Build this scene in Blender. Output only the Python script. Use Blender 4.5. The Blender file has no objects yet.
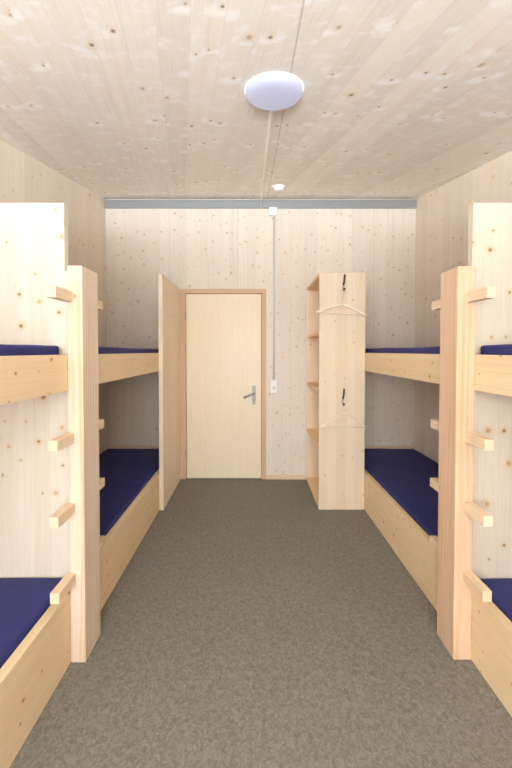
import bpy, bmesh, math, random
from mathutils import Vector, noise, Matrix
random.seed(7)
SC = bpy.context.scene
COL = SC.collection

# ------------------------------------------------------------------ room numbers (metres)
LW, RW = -1.585, 1.775          # side walls
FAR, FRONT = 3.500, -1.81       # door wall, window wall
BED0 = -0.56                     # near end of the front bunks
LB, RB = -0.82, 1.0             # aisle faces of the beds
YK = -0.70                       # the slope ends here, level in front of the window
def ceil_z(y): return 3.055 + 0.2145 * (max(y, YK) - FAR)

# ------------------------------------------------------------------ node helper
class NT:
    def __init__(s, name):
        s.m = bpy.data.materials.new(name); s.m.use_nodes = True
        s.t = s.m.node_tree; s.n = s.t.nodes; s.l = s.t.links
        s.n.clear()
        s.out = s.n.new('ShaderNodeOutputMaterial')
        s.b = s.n.new('ShaderNodeBsdfPrincipled')
        s.l.new(s.b.outputs[0], s.out.inputs[0])
    def put(s, sock, v):
        if isinstance(v, bpy.types.NodeSocket): s.l.new(v, sock)
        elif v is not None: sock.default_value = v
    def math(s, op, a, b=None, c=None, clamp=False):
        n = s.n.new('ShaderNodeMath'); n.operation = op; n.use_clamp = clamp
        for i, v in enumerate((a, b, c)):
            if v is not None: s.put(n.inputs[i], v)
        return n.outputs[0]
    def comb(s, x, y, z=0.0):
        n = s.n.new('ShaderNodeCombineXYZ')
        for i, v in enumerate((x, y, z)): s.put(n.inputs[i], v)
        return n.outputs[0]
    def sep(s, v):
        n = s.n.new('ShaderNodeSeparateXYZ'); s.put(n.inputs[0], v); return n.outputs
    def noise(s, vec, scale, detail=2.0, rough=0.5, dist=0.0, dim='2D'):
        n = s.n.new('ShaderNodeTexNoise'); n.noise_dimensions = dim
        s.put(n.inputs['Vector'], vec); n.inputs['Scale'].default_value = scale
        n.inputs['Detail'].default_value = detail; n.inputs['Roughness'].default_value = rough
        n.inputs['Distortion'].default_value = dist
        return n.outputs['Fac']
    def white(s, v, dim='1D'):
        n = s.n.new('ShaderNodeTexWhiteNoise'); n.noise_dimensions = dim
        s.put(n.inputs['W' if dim == '1D' else 'Vector'], v)
        return n.outputs['Value']
    def ramp(s, v, lo, hi, a=0.0, b=1.0):
        n = s.n.new('ShaderNodeMapRange'); n.interpolation_type = 'SMOOTHSTEP'
        s.put(n.inputs['Value'], v)
        for k, x in (('From Min', lo), ('From Max', hi), ('To Min', a), ('To Max', b)): s.put(n.inputs[k], x)
        return n.outputs['Result']
    def mix(s, f, a, b, blend='MIX'):
        n = s.n.new('ShaderNodeMix'); n.data_type = 'RGBA'; n.blend_type = blend
        s.put(n.inputs[0], f)
        for i, v in ((6, a), (7, b)):
            if not isinstance(v, bpy.types.NodeSocket) and len(v) == 3: v = (*v, 1)
            s.put(n.inputs[i], v)
        return n.outputs[2]
    def grey(s, v): return s.comb(v, v, v)
    def obj(s):
        n = s.n.new('ShaderNodeTexCoord'); return n.outputs['Object']
    def rand(s):
        n = s.n.new('ShaderNodeObjectInfo'); return n.outputs['Random']

def wood(name, axis, base, lam=0.12, dens=0.5, cell=(0.11, 0.26), ksize=(0.004, 0.009),
         tint=0.10, grain=0.16, bands=0.10, knot=(0.33, 0.19, 0.09), rough=0.55, spec=0.3, sheen_figure=0.0, seam=0.10, pink=0.4, jit=11.0, ks=0.75, bfreq=420.0, joint=None):
    """Spruce / pine boards: glued lamellas along one axis, fine grain, growth bands and knots."""
    t = NT(name)
    x, y, z = t.sep(t.obj())
    u, w = {'Z': (t.math('ADD', x, y), z), 'Y': (t.math('ADD', x, z), y), 'X': (t.math('ADD', y, z), x)}[axis]
    r = t.rand()
    u = t.math('ADD', u, t.math('MULTIPLY', r, 3.7)); w = t.math('ADD', w, t.math('MULTIPLY', r, 9.3))
    ul = t.math('DIVIDE', u, lam); li = t.math('FLOOR', ul)
    rnd = t.white(t.math('ADD', li, 0.37)); rnd2 = t.white(t.math('ADD', li, 71.13))
    w2 = t.math('ADD', w, t.math('MULTIPLY', rnd, jit))
    v = t.n.new('ShaderNodeTexVoronoi'); v.voronoi_dimensions = '2D'; v.feature = 'F1'
    v.inputs['Scale'].default_value = 1.0; v.inputs['Randomness'].default_value = 0.9
    pu, pw = t.math('DIVIDE', u, cell[0]), t.math('DIVIDE', w2, cell[1])
    t.l.new(t.comb(pu, pw), v.inputs['Vector'])
    px, py, _ = t.sep(v.outputs['Position'])
    du = t.math('MULTIPLY', t.math('SUBTRACT', pu, px), cell[0])
    dw = t.math('MULTIPLY', t.math('SUBTRACT', pw, py), cell[1])
    cr, cg, cb = t.sep(v.outputs['Color'])
    d = t.math('SQRT', t.math('ADD', t.math('MULTIPLY', du, du), t.math('MULTIPLY', dw, dw)))
    wob = t.noise(t.comb(u, w2), 90.0, 1.0)
    d = t.math('MULTIPLY', d, t.math('ADD', 0.7, t.math('MULTIPLY', wob, 0.6)))
    on = t.math('GREATER_THAN', cr, 1.0 - dens)
    size = t.math('ADD', ksize[0], t.math('MULTIPLY', t.math('POWER', cg, 2.0), ksize[1] - ksize[0]))
    q = t.math('DIVIDE', d, size)
    body = t.math('MULTIPLY', t.ramp(q, 1.25, 0.7), on)
    core = t.math('MULTIPLY', t.ramp(q, 0.8, 0.3), t.math('MULTIPLY', on, t.math('GREATER_THAN', cb, 0.45)))
    halo = t.math('MULTIPLY', t.ramp(q, 3.4, 0.9), on)
    # grain flows round the knots
    push = t.math('MULTIPLY', t.math('MULTIPLY', halo, 0.010), t.math('SIGN', du))
    slow = t.math('MULTIPLY', t.math('SUBTRACT', t.noise(t.comb(t.math('MULTIPLY', u, 5.0), t.math('MULTIPLY', w2, 0.9)), 1.0, 1.0), 0.5), 0.09)
    ug = t.math('ADD', t.math('SUBTRACT', u, push), slow)
    fine = t.noise(t.comb(t.math('MULTIPLY', ug, 150.0), t.math('MULTIPLY', w2, 3.0)), 1.0, 2.0, 0.6)
    band = t.math('MULTIPLY_ADD', t.math('SINE', t.math('MULTIPLY', t.math('ADD', ug, t.math('MULTIPLY', rnd2, 0.3)), bfreq)), 0.5, 0.5)
    bandm = t.noise(t.comb(t.math('MULTIPLY', u, 11.0), t.math('MULTIPLY', w2, 0.7)), 1.0, 2.0)
    bandm = t.ramp(bandm, 0.36, 0.66)
    streak = t.noise(t.comb(t.math('MULTIPLY', ug, 28.0), t.math('MULTIPLY', w2, 0.5)), 1.0, 3.0, 0.6)
    dark = tuple(c * k for c, k in zip(base, (0.84, 0.70, 0.52)))
    pinkc = tuple(c * k for c, k in zip(base, (0.99, 0.92, 0.86)))
    c = t.mix(t.math('MULTIPLY', rnd2, pink), base, pinkc)
    c = t.mix(t.math('MULTIPLY', t.ramp(fine, 0.35, 0.75), grain), c, dark)
    c = t.mix(t.math('MULTIPLY', t.math('MULTIPLY', band, bandm), bands), c, dark)
    c = t.mix(t.math('MULTIPLY', t.ramp(streak, 0.45, 0.8), grain), c, dark)
    k = t.math('ADD', 1.0 - tint * 0.5, t.math('MULTIPLY', rnd, tint))
    c = t.mix(1.0, c, t.grey(k), 'MULTIPLY')
    if sheen_figure:
        # sheen painted as pale curly figure beside the knots, running across the boards
        fn = t.noise(t.comb(t.math('MULTIPLY', u, 9.0), t.math('MULTIPLY', w2, 17.0)), 1.0, 2.0, 0.55, 0.4)
        e = t.math('ADD', t.math('POWER', t.math('DIVIDE', du, 0.095), 2.0), t.math('POWER', t.math('DIVIDE', t.math('SUBTRACT', dw, 0.016), 0.034), 2.0))
        hz = t.math('MULTIPLY', t.ramp(e, 1.2, 0.0), on)
        fn2 = t.noise(t.comb(t.math('MULTIPLY', u, 22.0), t.math('MULTIPLY', w2, 40.0)), 1.0, 3.0, 0.6, 1.2)
        fz = t.math('MAXIMUM', t.math('MULTIPLY', hz, t.ramp(fn, 0.34, 0.52)), t.math('MULTIPLY', t.ramp(fn, 0.52, 0.70), t.ramp(fn2, 0.35, 0.65, 0.15, 0.75)))
        c = t.mix(t.math('MULTIPLY', fz, sheen_figure), c, (0.97, 0.965, 0.95))
    c = t.mix(t.math('MULTIPLY', halo, 0.34), c, tuple(x * k for x, k in zip(base, (0.90, 0.70, 0.42))))
    c = t.mix(t.math('MULTIPLY', body, ks), c, knot)
    c = t.mix(t.math('MULTIPLY', core, 0.6), c, (0.06, 0.035, 0.02))
    if seam:
        fr = t.math('FRACT', ul)
        ed = t.math('MULTIPLY', t.math('MINIMUM', fr, t.math('SUBTRACT', 1.0, fr)), lam)
        c = t.mix(t.math('MULTIPLY', t.ramp(ed, 0.0022, 0.0004), seam), c, (0.25, 0.16, 0.09))
    if joint:                                   # joints between the big panels: (offset, spacing, half width, depth)
        jf = t.math('FRACT', t.math('ADD', t.math('DIVIDE', t.math('SUBTRACT', x, joint[0]), joint[1]), 0.5))
        jd = t.math('MULTIPLY', t.math('ABSOLUTE', t.math('SUBTRACT', jf, 0.5)), joint[1])
        c = t.mix(t.math('MULTIPLY', t.ramp(jd, joint[2] * 1.4, joint[2] * 0.5), joint[3]), c, (0.22, 0.15, 0.09))
    t.l.new(c, t.b.inputs['Base Color'])
    t.b.inputs['Roughness'].default_value = rough
    t.b.inputs['Specular IOR Level'].default_value = spec
    return t.m

def plain(name, col, rough=0.5, metal=0.0, spec=0.5, var=0.04, sc=40.0):
    t = NT(name)
    f = t.noise(t.obj(), sc, 2.0, dim='3D')
    c = t.mix(f, tuple(x * (1 - var) for x in col), tuple(min(1, x * (1 + var)) for x in col))
    t.l.new(c, t.b.inputs['Base Color'])
    t.b.inputs['Roughness'].default_value = rough; t.b.inputs['Metallic'].default_value = metal
    t.b.inputs['Specular IOR Level'].default_value = spec
    return t.m

SPR = (0.78, 0.665, 0.535)
M = {}
M['far_wall'] = wood('spruce_panelling_door_wall', 'Z', (0.765, 0.725, 0.665), lam=0.095, dens=0.6, cell=(0.07, 0.16), ksize=(0.0045, 0.0105), tint=0.07, grain=0.22, knot=(0.46, 0.33, 0.22), ks=0.48, pink=0.2, joint=(0.585, 0.74, 0.003, 0.22))
M['side_wall'] = wood('spruce_panelling_side_wall', 'Z', (0.81, 0.745, 0.66), lam=0.095, dens=0.5, cell=(0.09, 0.20), ksize=(0.004, 0.010), tint=0.09, grain=0.25, knot=(0.46, 0.33, 0.22), ks=0.48, pink=0.2)
M['ceiling'] = wood('spruce_panelling_ceiling', 'Y', (0.89, 0.86, 0.80), lam=0.120, dens=0.66, cell=(0.10, 0.34), ksize=(0.006, 0.013), tint=0.10, grain=0.22, sheen_figure=0.95, knot=(0.45, 0.37, 0.29), seam=0.10, pink=0.1, jit=0.16, ks=0.7, joint=(0.166, 6.0, 0.0030, 0.40))
M['panel'] = wood('spruce_board_upright', 'Z', (0.625, 0.585, 0.515), lam=0.075, dens=0.62, cell=(0.085, 0.17), ksize=(0.005, 0.014), tint=0.10, grain=0.22, knot=(0.52, 0.29, 0.10), seam=0.12, pink=0.3)
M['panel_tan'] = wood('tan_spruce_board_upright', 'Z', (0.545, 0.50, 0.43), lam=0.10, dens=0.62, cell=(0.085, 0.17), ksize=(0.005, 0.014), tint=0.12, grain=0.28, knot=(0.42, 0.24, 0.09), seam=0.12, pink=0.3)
M['shelf_side'] = wood('peach_spruce_board_upright', 'Z', (0.70, 0.61, 0.49), lam=0.085, dens=0.32, cell=(0.085, 0.19), ksize=(0.004, 0.009), tint=0.10, grain=0.24, knot=(0.45, 0.28, 0.14), seam=0.12, pink=0.8, ks=0.6)
M['screen'] = wood('pale_spruce_board_upright', 'Z', (0.86, 0.75, 0.59), lam=0.085, dens=0.45, cell=(0.085, 0.19), ksize=(0.004, 0.010), tint=0.08, grain=0.22, knot=(0.50, 0.32, 0.16), seam=0.12, pink=0.3, ks=0.65)
M['post'] = wood('spruce_post', 'Z', (0.70, 0.60, 0.495), lam=0.60, dens=0.12, cell=(0.12, 0.5), ksize=(0.004, 0.008), tint=0.06, grain=0.3, bands=1.0, seam=0, bfreq=250.0)
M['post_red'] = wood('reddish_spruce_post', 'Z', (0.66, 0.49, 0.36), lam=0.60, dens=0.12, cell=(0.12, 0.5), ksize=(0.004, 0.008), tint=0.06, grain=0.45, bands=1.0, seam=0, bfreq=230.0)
M['board'] = wood('spruce_board_lengthwise', 'Y', (0.75, 0.605, 0.405), lam=0.17, dens=0.6, cell=(0.08, 0.17), ksize=(0.003, 0.009), tint=0.07, grain=0.3, knot=(0.40, 0.21, 0.08), seam=0.05)
M['rung'] = wood('spruce_rung', 'Y', (0.76, 0.62, 0.46), lam=0.5, dens=0.05, tint=0.12, grain=0.3, bands=0.35, seam=0)
M['shelf'] = wood('spruce_shelf', 'Y', (0.82, 0.61, 0.38), lam=0.13, dens=0.3, tint=0.08, grain=0.2)
M['cross'] = wood('spruce_board_crosswise', 'X', (0.76, 0.62, 0.45), lam=0.14, dens=0.25, tint=0.06, grain=0.2)
M['door'] = wood('birch_door_veneer', 'Z', (0.86, 0.77, 0.62), lam=0.20, dens=0.0, tint=0.03, grain=0.2, bands=0.06, seam=0, rough=0.4, pink=0.2)
M['frame'] = wood('larch_door_frame', 'Z', (0.64, 0.45, 0.32), lam=0.5, dens=0.0, tint=0.03, grain=0.2, seam=0)
M['frame_x'] = wood('larch_door_head', 'X', (0.64, 0.45, 0.32), lam=0.5, dens=0.0, tint=0.03, grain=0.2, seam=0)
M['hanger'] = wood('beech_hanger', 'X', (0.86, 0.78, 0.68), lam=0.5, dens=0.0, tint=0.03, grain=0.12, seam=0, rough=0.4)
def glow(name, col, e):
    t = NT(name); f = t.noise(t.obj(), 30.0, 1.0, dim='3D')
    c = t.mix(f, col, tuple(x * .97 for x in col))
    t.l.new(c, t.b.inputs['Base Color']); t.l.new(c, t.b.inputs['Emission Color']); t.b.inputs['Emission Strength'].default_value = e
    return t.m
M['white'] = plain('white_plastic', (0.84, 0.85, 0.88), 0.4)
M['steel'] = plain('galvanised_steel', (0.36, 0.39, 0.42), 0.45, 0.5)
M['conduit'] = plain('grey_conduit', (0.68, 0.67, 0.65), 0.5)
M['brushed'] = plain('brushed_steel', (0.34, 0.33, 0.32), 0.5, 0.55)
M['black'] = plain('black_metal', (0.025, 0.025, 0.025), 0.4)
M['wire'] = plain('bright_wire', (0.7, 0.7, 0.7), 0.3, 0.9)
M['cable'] = plain('cream_cable_cover', (0.96, 0.93, 0.87), 0.45)
M['dark'] = plain('dark_slot', (0.16, 0.16, 0.17), 0.5)

def cloth():
    t = NT('navy_mattress_cover')
    co = t.obj()
    f = t.noise(co, 7.0, 3.0, dim='3D')
    c = t.mix(f, (0.018, 0.021, 0.105), (0.028, 0.032, 0.155))
    t.l.new(c, t.b.inputs['Base Color'])
    t.b.inputs['Roughness'].default_value = 0.62; t.b.inputs['Specular IOR Level'].default_value = 0.25
    t.b.inputs['Sheen Weight'].default_value = 0.08; t.b.inputs['Sheen Tint'].default_value = (0.35, 0.38, 0.9, 1)
    b = t.n.new('ShaderNodeBump'); b.inputs['Strength'].default_value = 0.12; b.inputs['Distance'].default_value = 0.02
    t.l.new(t.noise(co, 9.0, 3.0, dim='3D'), b.inputs['Height']); t.l.new(b.outputs[0], t.b.inputs['Normal'])
    return t.m
M['cloth'] = cloth()

def floor_mat():
    t = NT('grey_marbled_linoleum')
    co = t.obj()
    a = t.noise(co, 55.0, 4.0, 0.7, 1.0, '3D')
    b = t.noise(co, 120.0, 2.0, 0.6, 0.6, '3D')
    s = t.noise(co, 60.0, 2.0, 0.7, 2.5, '3D')
    c = t.mix(t.ramp(a, 0.32, 0.68), (0.126, 0.118, 0.098), (0.212, 0.201, 0.172))
    c = t.mix(t.math('MULTIPLY', t.ramp(b, 0.56, 0.70), 0.5), c, (0.30, 0.285, 0.255))
    c = t.mix(t.math('MULTIPLY', t.ramp(s, 0.42, 0.30), 0.55), c, (0.075, 0.067, 0.055))
    t.l.new(c, t.b.inputs['Base Color'])
    t.b.inputs['Roughness'].default_value = 0.55; t.b.inputs['Specular IOR Level'].default_value = 0.3
    return t.m
M['floor'] = floor_mat()

# ------------------------------------------------------------------ geometry helpers
def box(bm, x0, x1, y0, y1, z0, z1, bev=0.0, seg=1):
    r = bmesh.ops.create_cube(bm, size=1.0)
    for v in r['verts']:
        v.co = Vector(((x0 + x1) / 2 + v.co.x * (x1 - x0), (y0 + y1) / 2 + v.co.y * (y1 - y0), (z0 + z1) / 2 + v.co.z * (z1 - z0)))
    if bev:
        es = list({e for v in r['verts'] for e in v.link_edges})
        bmesh.ops.bevel(bm, geom=es, offset=bev, segments=seg, affect='EDGES', profile=0.5)
    return bm
def lathe(bm, prof, n=48, mat=None):
    """prof: (radius, z) from bottom to top, around z."""
    rings = []
    for r, z in prof:
        if r < 1e-6: rings.append([bm.verts.new((0, 0, z))])
        else: rings.append([bm.verts.new((r * math.cos(2 * math.pi * i / n), r * math.sin(2 * math.pi * i / n), z)) for i in range(n)])
    vs = [v for q in rings for v in q]
    for a, b in zip(rings, rings[1:]):
        for i in range(n):
            j = (i + 1) % n
            if len(a) == 1: bm.faces.new((a[0], b[j], b[i]))
            elif len(b) == 1: bm.faces.new((a[i], a[j], b[0]))
            else: bm.faces.new((a[i], a[j], b[j], b[i]))
    if mat is not None:
        for v in vs: v.co = mat @ v.co
    bmesh.ops.recalc_face_normals(bm, faces=bm.faces[:])
    return bm
def tube(bm, pts, r, n=10, flat=None):
    """round tube (or flat=(rx, ry) oval strip) along a polyline."""
    pts = [Vector(p) for p in pts]; rings = []
    up0 = Vector((0, 1, 0))
    for i, p in enumerate(pts):
        tg = (pts[min(i + 1, len(pts) - 1)] - pts[max(i - 1, 0)]).normalized()
        up = up0 if abs(tg.dot(up0)) < 0.9 else Vector((1, 0, 0))
        a = tg.cross(up).normalized(); b = tg.cross(a).normalized()
        ra, rb = flat if flat else (r, r)
        if isinstance(r, (list, tuple)): ra = rb = r[i]
        rings.append([bm.verts.new(p + a * ra * math.cos(2 * math.pi * k / n) + b * rb * math.sin(2 * math.pi * k / n)) for k in range(n)])
    for q, s in zip(rings, rings[1:]):
        for k in range(n): bm.faces.new((q[k], q[(k + 1) % n], s[(k + 1) % n], s[k]))
    bm.faces.new(rings[0]); bm.faces.new(rings[-1])
    bmesh.ops.recalc_face_normals(bm, faces=bm.faces[:])
    return bm
def link(name, bm, mat, parent=None, loc=None, smooth=False):
    me = bpy.data.meshes.new(name); bm.to_mesh(me); bm.free()
    me.materials.append(mat)
    if smooth:
        for p in me.polygons: p.use_smooth = True
    o = bpy.data.objects.new(name, me); COL.objects.link(o)
    if parent: o.parent = parent
    if loc: o.location = loc
    return o
def tag(o, label, cat, group=None):
    o['label'] = label; o['category'] = cat
    if group: o['group'] = group
    return o
def struct(o, label=None):
    o['kind'] = 'structure'
    if label: o['label'] = label
    return o
def thing(name, loc, label, cat, group=None):
    o = bpy.data.objects.new(name, None); o.empty_display_size = 0.1
    COL.objects.link(o); o.location = loc
    return tag(o, label, cat, group)
def pbox(name, mat, root, x0, x1, y0, y1, z0, z1, bev=0.0014, seg=1, parent=None):
    """a board given in room coordinates, parented to root (or to a part of it)"""
    L = root.location
    return link(name, box(bmesh.new(), x0 - L.x, x1 - L.x, y0 - L.y, y1 - L.y, z0 - L.z, z1 - L.z, bev, seg), mat, parent or root)

# ------------------------------------------------------------------ the setting
T = 0.12
struct(link('floor', box(bmesh.new(), LW - T, RW + T, FRONT - T, FAR + T, -0.1, 0), M['floor']))
def slope_slab():
    bm = bmesh.new(); y0, y1 = FRONT - T, FAR + T
    vs = [bm.verts.new((x, y, ceil_z(y) + dz)) for x in (LW - T, RW + T) for (y, dz) in ((y0, 0), (YK, 0), (y1, 0), (y1, .14), (YK, .14), (y0, .14))]
    for i in range(6):
        j = (i + 1) % 6; bm.faces.new((vs[i], vs[j], vs[j + 6], vs[i + 6]))
    for k in (0, 6): bm.faces.new([vs[k + i] for i in (0, 1, 4, 5)]); bm.faces.new([vs[k + i] for i in (1, 2, 3, 4)])
    bmesh.ops.recalc_face_normals(bm, faces=bm.faces[:]); return bm
struct(link('ceiling', slope_slab(), M['ceiling']))
def side_slab(x0, x1):
    bm = bmesh.new(); y0, y1 = FRONT - T, FAR + T
    vs = [bm.verts.new((x, y, z)) for x in (x0, x1) for (y, z) in ((y0, 0), (y1, 0), (y1, ceil_z(y1)), (YK, ceil_z(YK)), (y0, ceil_z(y0)))]
    for i in range(5):
        j = (i + 1) % 5; bm.faces.new((vs[i], vs[j], vs[j + 5], vs[i + 5]))
    bm.faces.new(vs[:5]); bm.faces.new(vs[5:])
    bmesh.ops.recalc_face_normals(bm, faces=bm.faces[:]); return bm
struct(link('wall_left', side_slab(LW - T, LW), M['side_wall']))
struct(link('wall_right', side_slab(RW, RW + T), M['side_wall']))
DX0, DX1, DZ = -0.774, 0.154, 2.085
bm = bmesh.new()
box(bm, LW, DX0, FAR, FAR + T, 0, ceil_z(FAR)); box(bm, DX1, RW, FAR, FAR + T, 0, ceil_z(FAR)); box(bm, DX0, DX1, FAR, FAR + T, DZ, ceil_z(FAR))
struct(link('wall_back', bm, M['far_wall']))
# window wall behind the viewer, one wide window
WX0, WX1, WZ0, WZ1 = -1.57, 0.85, 0.75, 2.09
bm = bmesh.new()
box(bm, LW, RW, FRONT - T, FRONT, 0, WZ0); box(bm, LW, RW, FRONT - T, FRONT, WZ1, ceil_z(FRONT))
box(bm, LW, WX0, FRONT - T, FRONT, WZ0, WZ1); box(bm, WX1, RW, FRONT - T, FRONT, WZ0, WZ1)
struct(link('wall_front', bm, M['far_wall']))
w = bpy.data.objects.new('window_1', None); COL.objects.link(w); w.location = ((WX0 + WX1) / 2, FRONT - 0.06, WZ0); struct(w)
bm = bmesh.new(); L = w.location; f = 0.05
for (a, b, c, d) in ((WX0, WX1, WZ0, WZ0 + f), (WX0, WX1, WZ1 - f, WZ1), (WX0, WX0 + f, WZ0 + f, WZ1 - f), (WX1 - f, WX1, WZ0 + f, WZ1 - f), ((WX0 + WX1) / 2 - f / 2, (WX0 + WX1) / 2 + f / 2, WZ0 + f, WZ1 - f)):
    box(bm, a - L.x, b - L.x, -0.03, 0.03, c - L.z, d - L.z)
link('window_frame', bm, M['cross'], w)

# door in the far wall
d = bpy.data.objects.new('door_1', None); COL.objects.link(d); d.location = ((DX0 + DX1) / 2, FAR, 0); struct(d, 'pale birch door with tan frame and metal lever handle')
fw = 0.050
bm = bmesh.new(); L = d.location
for a, b in ((DX0, DX0 + fw), (DX1 - fw, DX1)):
    box(bm, a - L.x, b - L.x, -0.012, T - 0.01, 0, DZ - fw, 0.002)
box(bm, DX0 + fw - 0.004 - L.x, DX1 - fw + 0.004 - L.x, 0.055, 0.075, 0, DZ - fw + 0.004)
fr = link('door_frame', bm, M['frame'], d)
link('frame_head', box(bmesh.new(), DX0 - L.x, DX1 - L.x, -0.012, T - 0.01, DZ - fw, DZ, 0.002), M['frame_x'], fr)
leaf = link('door_leaf', box(bmesh.new(), DX0 + fw + .004 - L.x, DX1 - fw - .004 - L.x, 0.004, 0.05, 0.006, DZ - fw - .004, 0.002), M['door'], d)
for hz in (1.79, 1.45, 0.283):
    h = bmesh.new(); lathe(h, [(0, -0.04), (0.008, -0.04), (0.008, 0.04), (0, 0.04)], 12, Matrix.Translation((DX0 + fw - 0.002 - L.x, -0.006, hz)))
    link('hinge', h, M['brushed'], d)
bm = bmesh.new(); hx = 0.022 - L.x
box(bm, hx - 0.018, hx + 0.018, -0.006, 0.004, 0.825, 1.027, 0.003, 2)
hp = link('handle_plate', bm, M['brushed'], d)
bm = bmesh.new(); tube(bm, [(hx, -0.004, 0.945), (hx, -0.040, 0.945), (hx - 0.010, -0.052, 0.944), (hx - 0.03, -0.055, 0.939), (hx - 0.115, -0.055, 0.905)], 0.0105, 12)
link('door_handle', bm, M['brushed'], hp, smooth=True)
bm = bmesh.new(); lathe(bm, [(0, 0), (0.009, 0), (0.009, 0.006), (0, 0.006)], 16, Matrix.Translation((hx, -0.006, 0.875)) @ Matrix.Rotation(math.pi / 2, 4, 'X'))
link('lock_cylinder', bm, M['dark'], hp)

struct(link('baseboard_back', box(bmesh.new(), DX1, 0.594, FAR - 0.015, FAR, 0, 0.045, 0.002), M['cross']))

# ------------------------------------------------------------------ bunk beds
YP0, YP1 = 1.488, 1.518      # upright divider boards
MID = (YP0 + YP1) / 2
def bunk(side, y0, y1, end, label):
    """side -1 left, +1 right; runs along the wall from y0 to y1"""
    wall, face = (LW, LB) if side < 0 else (RW, RB)
    g = 0.002
    root = thing('bunk_bed', ((wall + face) / 2, (y0 + y1) / 2, 0), label, 'bunk bed', 'pine bunk beds along the side walls')
    def xs(a, b): return (min(a, b), max(a, b))
    inner = face + side * 0.040
    b0, b1 = (y0, YP0 - 0.001) if not end else (YP1 + 0.001, y1)
    f0, f1 = b0, b1
    fx = xs(face, inner); px = xs(inner, wall - side * g)
    pbox('lower_front_board', M['board'], root, *fx, f0, f1, 0, 0.326)
    pbox('upper_front_board', M['board'], root, *fx, f0, f1, 1.233, 1.393)
    pbox('lower_bed_base', M['shelf'], root, *px, b0, b1, 0.17, 0.215)
    pbox('upper_bed_base', M['shelf'], root, *px, b0, b1, 1.27, 1.315)
    if end:
        pbox('lower_end_board', M['cross'], root, *px, y1 - 0.022, y1, 0.215, 0.372)
    else:
        for (a, b) in ((0.0, 0.17), (0.215, 0.30)):
            pbox('end_board', M['cross'], root, *px, y0, y0 + 0.022, a, b)
    if side > 0 and not end:
        pbox('added_shade_panel', M['panel'], root, *px, y0, y0 + 0.022, 0.30, 1.233)  # added out of view to keep window light off the lower right bunk
    pbox('wall_batten', M['board'], root, *xs(wall - side * g, wall - side * 0.03), b0, b1, 1.21, 1.27)
    return root
bunk(-1, BED0, MID - 0.001, False, 'nearest left bunk bed, cut by the left edge of the photo')
bunk(-1, MID + 0.001, FAR - 0.002, True, 'far left bunk bed reaching to the door wall behind the tall board')
bunk(1, BED0, MID - 0.001, False, 'nearest right bunk bed, cut by the right edge of the photo')
bunk(1, MID + 0.001, FAR - 0.002, True, 'far right bunk bed reaching behind the shelf unit with hangers')

def mattress(side, y0, y1, z0, z1, inset, label, seed, rise=0.0):
    wall, face = (LW, LB) if side < 0 else (RW, RB)
    a, b = sorted((face + side * inset, wall - side * 0.012))
    bm = bmesh.new()
    W, Ln, Ht = b - a, y1 - y0, z1 - z0
    box(bm, -W / 2, W / 2, -Ln / 2, Ln / 2, 0, Ht)
    nx, ny = 10, 44
    bmesh.ops.subdivide_edges(bm, edges=[e for e in bm.edges if abs(e.verts[0].co.y - e.verts[1].co.y) > .5], cuts=ny, use_grid_fill=True)
    bmesh.ops.subdivide_edges(bm, edges=[e for e in bm.edges if abs(e.verts[0].co.x - e.verts[1].co.x) > .3], cuts=nx, use_grid_fill=True)
    sharp = [e for e in bm.edges if len(e.link_faces) == 2 and e.calc_face_angle() > 1.0]
    bmesh.ops.bevel(bm, geom=sharp, offset=0.016, segments=4, affect='EDGES', profile=0.6)
    for v in bm.verts:
        n1 = noise.noise(Vector((v.co.x * 2.2 + seed * 5, v.co.y * 1.9, seed * 3.1))); n2 = noise.noise(Vector((v.co.x * 6 + seed, v.co.y * 6.5, 9.1 + seed)))
        k = max(0, v.co.z / Ht)
        v.co.z += k * (n1 * 0.007 + n2 * 0.003 + rise)
        e = abs(v.co.x) / (W / 2)
        if e > .97: v.co.x += math.copysign(n2 * 0.003, v.co.x) * k
    bmesh.ops.recalc_face_normals(bm, faces=bm.faces[:])
    o = link('mattress', bm, M['cloth'], loc=((a + b) / 2, (y0 + y1) / 2, z0), smooth=True)
    return tag(o, label, 'mattress', 'navy mattresses on the bunk beds')
for s, sd in ((-1, 'left'), (1, 'right')):
    q = 1.0 if s < 0 else 2.0
    mattress(s, BED0 + 0.04, 1.484, 0.215, 0.349, 0.044, f'navy mattress on the lower bunk nearest on the {sd}, in front of the ladder', q)
    mattress(s, BED0 + 0.04, 1.468, 1.315, 1.433, 0.0425 if s > 0 else 0.060, f'navy mattress on the upper bunk nearest on the {sd}, at the photo edge', q + 2)
    mattress(s, 1.523, FAR - 0.03, 0.215, 0.349, 0.044, f'navy mattress on the lower far {sd} bunk, reaching to the door wall', q + 4)
    mattress(s, 1.535, FAR - 0.03, 1.315, 1.432, 0.0425 if s > 0 else 0.060, f'navy mattress on the upper far {sd} bunk, seen as a thin strip', q + 6)

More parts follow.
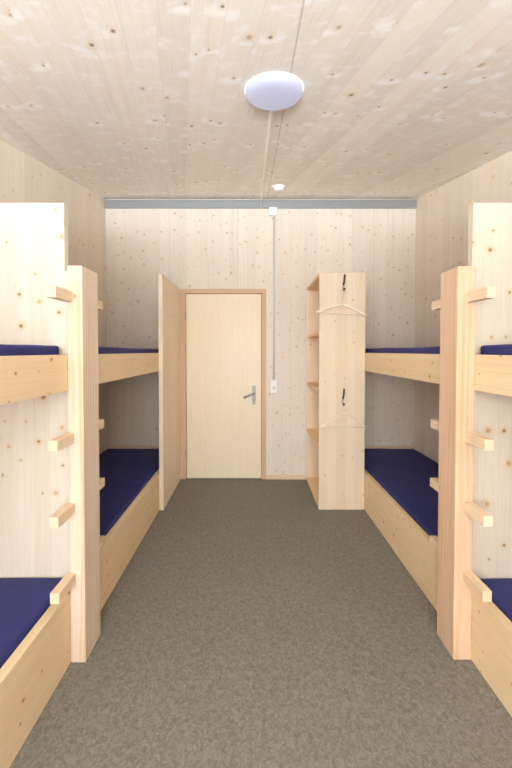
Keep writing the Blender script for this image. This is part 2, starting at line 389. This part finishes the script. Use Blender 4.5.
# dividers: an upright board between two bunks with a ladder post and rungs on both sides
def divider(side, post_x, y0, rung_x, label):
    wall, face = (LW, LB) if side < 0 else (RW, RB)
    edge = -0.867 if side < 0 else 1.019
    root = thing('bunk_divider', ((wall + post_x[0]) / 2, MID, 0), label, 'bunk divider', 'dividers with ladder rungs between the bunks')
    L = root.location; bm = bmesh.new()
    y_, z_ = YP0 - L.y, 1.780                    # the board is wider below the post's top
    inn = face + side * 0.003
    ol = [(wall - side * 0.002, 0), (inn, 0), (inn, z_), (edge, z_), (edge, 2.093), (wall - side * 0.002, 2.093)]
    P = [[bm.verts.new((q[0] - L.x, y, q[1])) for q in ol] for y in (y_, y_ + YP1 - YP0)]
    for i in range(6):
        j = (i + 1) % 6; bm.faces.new((P[0][i], P[0][j], P[1][j], P[1][i]))
    bm.faces.new(P[0]); bm.faces.new(P[1]); bmesh.ops.recalc_face_normals(bm, faces=bm.faces[:])
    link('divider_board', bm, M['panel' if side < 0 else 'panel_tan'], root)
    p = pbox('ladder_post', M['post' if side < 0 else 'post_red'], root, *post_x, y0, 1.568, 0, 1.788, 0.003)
    for zc in (0.390, 0.706, 1.022, 1.650):
        pbox('rung', M['rung'], root, *rung_x, y0 - 0.123, y0, zc - 0.023, zc + 0.023, 0.002, 2, p)
        pbox('rung', M['rung'], root, *rung_x, 1.568, 1.712, zc - 0.023, zc + 0.023, 0.002, 2, p)
    return root
divider(-1, (-0.8195, -0.752), 1.420, (-0.832, -0.793), 'pine divider with ladder post and rungs between the two left bunks')
divider(1, (0.919, 0.9995), 1.433, (0.958, 0.997), 'pine divider with ladder post and rungs between the two right bunks')

# tall board beside the door
o = link('screen_board', box(bmesh.new(), -0.0185, 0.0185, -0.3470, 0.3470, 0, 2.083, 0.0015, 1), M['screen'], loc=(-0.801, 2.805 + 0.3470, 0))
tag(o, 'tall upright pine board standing left of the door, at the end of the left bunk', 'board')

# ------------------------------------------------------------------ shelf unit
SX0, SX1, SY0, SY1 = 0.593, 0.998, 2.819, FAR - 0.001
sh = thing('shelf_unit', ((SX0 + SX1) / 2, (SY0 + SY1) / 2, 0), 'tall open pine shelf unit between the door and the far right bunk', 'shelf unit')
pbox('side_panel', M['shelf_side'], sh, SX0, SX1, SY0, SY0 + 0.026, 0, 2.097)
pbox('side_panel', M['screen'], sh, SX0 + 0.004, SX1, SY1 - 0.018, SY1, 0, 2.066)
pbox('top_board', M['shelf'], sh, SX0, SX1, SY0 + 0.026, SY1, 2.068, 2.097)
pbox('back_board', M['screen'], sh, SX1 - 0.016, SX1, SY0 + 0.026, SY1 - 0.018, 0.0, 2.068)
for z in (0.564, 1.070, 1.574):
    pbox('shelf', M['shelf'], sh, SX0 + 0.001, SX1 - 0.016, SY0 + 0.026, SY1 - 0.018, z - 0.024, z)
pbox('bottom_shelf', M['shelf'], sh, SX0 + 0.001, SX1 - 0.016, SY0 + 0.026, SY1 - 0.018, 0.0, 0.030)

# hooks and hangers on its end panel
def hook(x, ztop, zbot, label):
    h = thing('coat_hook', (x, SY0, zbot), label, 'hook', 'black hooks on the shelf unit')
    H = ztop - zbot
    bm = bmesh.new()
    tube(bm, [(0.012, -0.004, H), (0.011, -0.005, H * .80), (0.007, -0.006, H * .55), (0.0, -0.008, H * .36)], 0.01, 12, flat=(0.0085, 0.004))
    link('hook_plate', bm, M['black'], h, smooth=True)
    bm = bmesh.new()
    tube(bm, [(0.001, -0.007, H * .42), (-0.003, -0.010, H * .22), (-0.004, -0.018, H * .05), (-0.003, -0.032, -0.002), (-0.002, -0.043, 0.006)], 0.0042, 10)
    link('hook_arm', bm, M['brushed'], h, smooth=True)
    bm = bmesh.new(); bmesh.ops.create_icosphere(bm, subdivisions=2, radius=0.0095)
    for v in bm.verts: v.co += Vector((-0.002, -0.048, 0.012))
    link('hook_knob', bm, M['black'], h, smooth=True)
    return h
hook(0.800, 2.080, 1.935, 'black hook near the top of the shelf unit end panel, above the upper hanger')
hook(0.800, 1.078, 0.935, 'black hook halfway up the shelf unit end panel, above the lower hanger')
def hanger(x, ztop, half, neck, drop, yaw, roll, label):
    hg = thing('clothes_hanger', (x, SY0 - 0.030, ztop), label, 'hanger', 'pale hangers on the shelf unit')
    hg.rotation_euler = (0, roll, yaw)
    bm = bmesh.new()
    pts = [(-0.016, 0, -0.020)] + [(0.018 * math.cos(a), 0, -0.018 + 0.018 * math.sin(a)) for a in [math.pi * (1 - k / 8) for k in range(9)]] + [(0.016, 0, -0.030), (0.004, 0, -0.048), (0, 0, -0.060), (0, 0, -neck)]
    tube(bm, pts, 0.0018, 8); link('hanger_hook', bm, M['wire'], hg, smooth=True)
    bm = bmesh.new()
    pts = []
    for k in range(-12, 13):
        t = k / 12; pts.append((half * t, 0, -neck - drop * (abs(t) ** 1.15) - 0.006 * abs(t) ** 4))
    r = [0.0062 + 0.0022 * abs(k / 12) for k in range(-12, 13)]
    tube(bm, pts, r, 10); sh_ = link('hanger_shoulders', bm, M['hanger'], hg, smooth=True)
    bm = bmesh.new(); tube(bm, [(-half * .96, 0, -neck - drop + .001), (half * .96, 0, -neck - drop + .001)], 0.0045, 10)
    link('hanger_bar', bm, M['hanger'], hg, smooth=True)
    return hg
hanger(0.797, 1.948, 0.222, 0.135, 0.078, 0.0, 0.075, 'upper pale wooden hanger on the shelf unit, just below the topmost hook')
hanger(0.800, 0.948, 0.198, 0.072, 0.132, 0.02, 0.0, 'lower pale wooden hanger on the shelf unit, beside the lower far right bunk')

# ------------------------------------------------------------------ fittings on the far wall
bm = bmesh.new(); rx0, rx1 = -1.583, 1.771; rz0, rz1 = 2.953, 3.037
prof = [(0, rz1), (-0.026, rz1), (-0.026, rz1 - 0.010), (-0.020, rz1 - 0.014), (-0.020, rz0 + 0.014), (-0.026, rz0 + 0.010), (-0.026, rz0), (0, rz0)]
A = [bm.verts.new((rx0, FAR + y, z)) for y, z in prof]; B = [bm.verts.new((rx1, FAR + y, z)) for y, z in prof]
for i in range(len(prof)):
    j = (i + 1) % len(prof); bm.faces.new((A[i], A[j], B[j], B[i]))
bm.faces.new(A); bm.faces.new(B); bmesh.ops.recalc_face_normals(bm, faces=bm.faces[:])
rail = link('metal_rail', bm, M['steel']); tag(rail, 'grey metal rail across the top of the door wall', 'rail')
bm = bmesh.new(); box(bm, 0.088, 0.106, FAR - 0.034, FAR - 0.020, rz0 + 0.006, rz1 - 0.004, 0.002)
link('rail_clip', bm, M['wire'], rail)

jb = thing('junction_box', (0.228, FAR, 2.868), 'small white junction box just below the metal rail', 'junction box')
bm = bmesh.new(); box(bm, -0.043, 0.043, -0.040, 0, 0, 0.046, 0.004, 2); link('box_body', bm, M['white'], jb)
bm = bmesh.new(); box(bm, -0.044, 0.044, -0.042, 0, 0.048, 0.083, 0.004, 2); link('box_lid', bm, M['white'], jb)
bm = bmesh.new(); tube(bm, [(0.238, FAR - 0.011, 1.100), (0.238, FAR - 0.011, 2.872)], 0.0095, 12)
tag(link('conduit_pipe', bm, M['conduit'], smooth=True), 'thin grey conduit running down the wall to the light switch', 'conduit')
sw = thing('light_switch', (0.2385, FAR, 0.955), 'white surface-mounted light switch right of the door', 'light switch')
bm = bmesh.new(); box(bm, -0.037, 0.037, -0.036, 0, 0, 0.138, 0.005, 2); link('switch_housing', bm, M['white'], sw)
bm = bmesh.new(); lathe(bm, [(0, 0), (0.019, 0), (0.019, 0.004), (0.0, 0.004)], 24, Matrix.Translation((0.002, -0.036, 0.052)) @ Matrix.Rotation(math.pi / 2, 4, 'X')); link('socket_face', bm, plain('socket_grey', (0.62, 0.64, 0.68), 0.5), sw)
bm = bmesh.new(); box(bm, -0.022, 0.022, -0.041, -0.035, 0.088, 0.124, 0.002); link('rocker', bm, M['white'], sw)
bm = bmesh.new(); lathe(bm, [(0, 0), (0.014, 0), (0.013, 0.018), (0, 0.018)], 16, Matrix.Translation((0, -0.012, 0.1375))); link('cable_gland', bm, M['conduit'], sw)

# ------------------------------------------------------------------ fittings on the sloping ceiling
SL = math.atan(0.2145)
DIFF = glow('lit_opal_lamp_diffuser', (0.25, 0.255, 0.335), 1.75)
LED = 4.2                      # watts of each LED in the ceiling lamp
def on_ceiling(x, y): return Matrix.Translation((x, y, ceil_z(y))) @ Matrix.Rotation(SL, 4, 'X')
def ceil_thing(name, x, y, label, cat):
    o = thing(name, (x, y, ceil_z(y)), label, cat); o.rotation_euler = (SL, 0, 0); return o
LX, LY, LR = 0.103, 1.522, 0.134
lamp = ceil_thing('ceiling_lamp', LX, LY, 'round white flush lamp on the wooden ceiling', 'ceiling lamp')
bm = bmesh.new(); lathe(bm, [(0, -0.0018), (LR * .95, -0.0018), (LR * .95, 0), (0, 0)], 64); link('lamp_base', bm, M['white'], lamp)
bm = bmesh.new()
prof = [(0, -0.040)] + [(LR * math.sin(q) ** 0.55, -0.040 * math.cos(q) ** 0.62) for q in [math.pi / 2 * k / 16 for k in range(1, 16)]] + [(LR, -0.003), (LR * .96, -0.002), (0, -0.002)]
lathe(bm, prof, 96); link('lamp_diffuser', bm, DIFF, lamp, smooth=True)
bm = bmesh.new(); lathe(bm, [(LR * .99, -0.0024), (LR * 1.012, -0.0024), (LR * 1.012, 0), (LR * .99, 0)], 64)
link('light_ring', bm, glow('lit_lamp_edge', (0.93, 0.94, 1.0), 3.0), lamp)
# the lamp's own LEDs, seven of them, shining down from its face
for k in range(7):
    ld = bpy.data.lights.new('lamp_led', 'SPOT'); ld.energy = LED; ld.color = (0.95, 0.97, 1.0)
    ld.spot_size = math.radians(176); ld.spot_blend = 1.0; ld.shadow_soft_size = 0.0
    lo = bpy.data.objects.new('lamp_led', ld); COL.objects.link(lo); lo.parent = lamp
    a = k * math.pi / 3; q = 0 if k == 6 else LR * .8
    lo.location = (q * math.cos(a), q * math.sin(a), -0.0425)
sd = ceil_thing('smoke_detector', 0.249, 3.035, 'small white round smoke detector on the ceiling near the rail', 'smoke detector')
bm = bmesh.new(); lathe(bm, [(0, -0.014), (0.062, -0.014), (0.064, -0.010), (0.064, 0), (0, 0)], 40); link('detector_base', bm, M['white'], sd)
bm = bmesh.new(); lathe(bm, [(0, -0.040), (0.030, -0.039), (0.044, -0.032), (0.050, -0.020), (0.050, -0.014), (0, -0.014)], 40); link('detector_cover', bm, M['white'], sd, smooth=True)
bm = bmesh.new()
n0 = Vector((0, math.sin(SL), -math.cos(SL)))
p0 = Vector((0.100, LY + LR * .9, 0)); p1 = Vector((0.098, FAR - 0.05, 0))
for p in (p0, p1): p.z = ceil_z(p.y) - 0.0105
tube(bm, [p0, p1], 0.0095, 8)
tag(link('lamp_cable', bm, M['cable']), 'thin cream cable running along the ceiling from the lamp to the rail', 'cable')

# ------------------------------------------------------------------ camera
cam = bpy.data.cameras.new('camera'); co = bpy.data.objects.new('camera', cam); COL.objects.link(co)
F_PX, PITCH = 320.0, 0.0188
cam.sensor_fit = 'AUTO'; cam.sensor_width = 36.0; cam.lens = 36.0 * F_PX / 768
co.location = (0, 0, 1.41); co.rotation_euler = (math.pi / 2 - PITCH, 0, 0)
cam.shift_x = (256 - 252) / 768; cam.shift_y = -(384 - (351 + F_PX * math.tan(PITCH))) / 768
cam.clip_start = 0.02
SC.camera = co

# ------------------------------------------------------------------ daylight through the window
wd = bpy.data.worlds.new('sky'); SC.world = wd; wd.use_nodes = True
nt = wd.node_tree; bg = nt.nodes['Background']
tc = nt.nodes.new('ShaderNodeTexCoord'); sx = nt.nodes.new('ShaderNodeSeparateXYZ'); nt.links.new(tc.outputs['Generated'], sx.inputs[0])
rp = nt.nodes.new('ShaderNodeValToRGB'); nt.links.new(sx.outputs[2], rp.inputs[0])       # below the horizon: bright unseen ground, added to throw light up at the ceiling
mr = nt.nodes.new('ShaderNodeMapRange'); nt.links.new(sx.outputs[2], mr.inputs[0]); mr.inputs[1].default_value = -1; nt.links.new(mr.outputs[0], rp.inputs[0])
el = rp.color_ramp.elements; el[0].position = 0.345; el[0].color = (0.93, 0.97, 1.0, 1); el[1].position = 0.405; el[1].color = (0.25, 0.26, 0.27, 1)
nt.links.new(rp.outputs[0], bg.inputs[0]); bg.inputs[1].default_value = 72.0
pl = bpy.data.lights.new('window_portal', 'AREA'); pl.shape = 'RECTANGLE'; pl.size = WX1 - WX0; pl.size_y = WZ1 - WZ0
pl.cycles.is_portal = True
po = bpy.data.objects.new('window_portal', pl); COL.objects.link(po)
po.location = ((WX0 + WX1) / 2, FRONT - 0.10, (WZ0 + WZ1) / 2); po.rotation_euler = (math.pi / 2, 0, 0)

cy = SC.cycles
cy.use_denoising = True
cy.max_bounces = 16; cy.diffuse_bounces = 12; cy.glossy_bounces = 4
cy.sample_clamp_indirect = 10.0
cy.caustics_reflective = False; cy.caustics_refractive = False
vs = SC.view_settings
vs.view_transform = 'Standard'; vs.look = 'None'; vs.gamma = 1.0; vs.use_curve_mapping = False
vs.exposure = -0.37
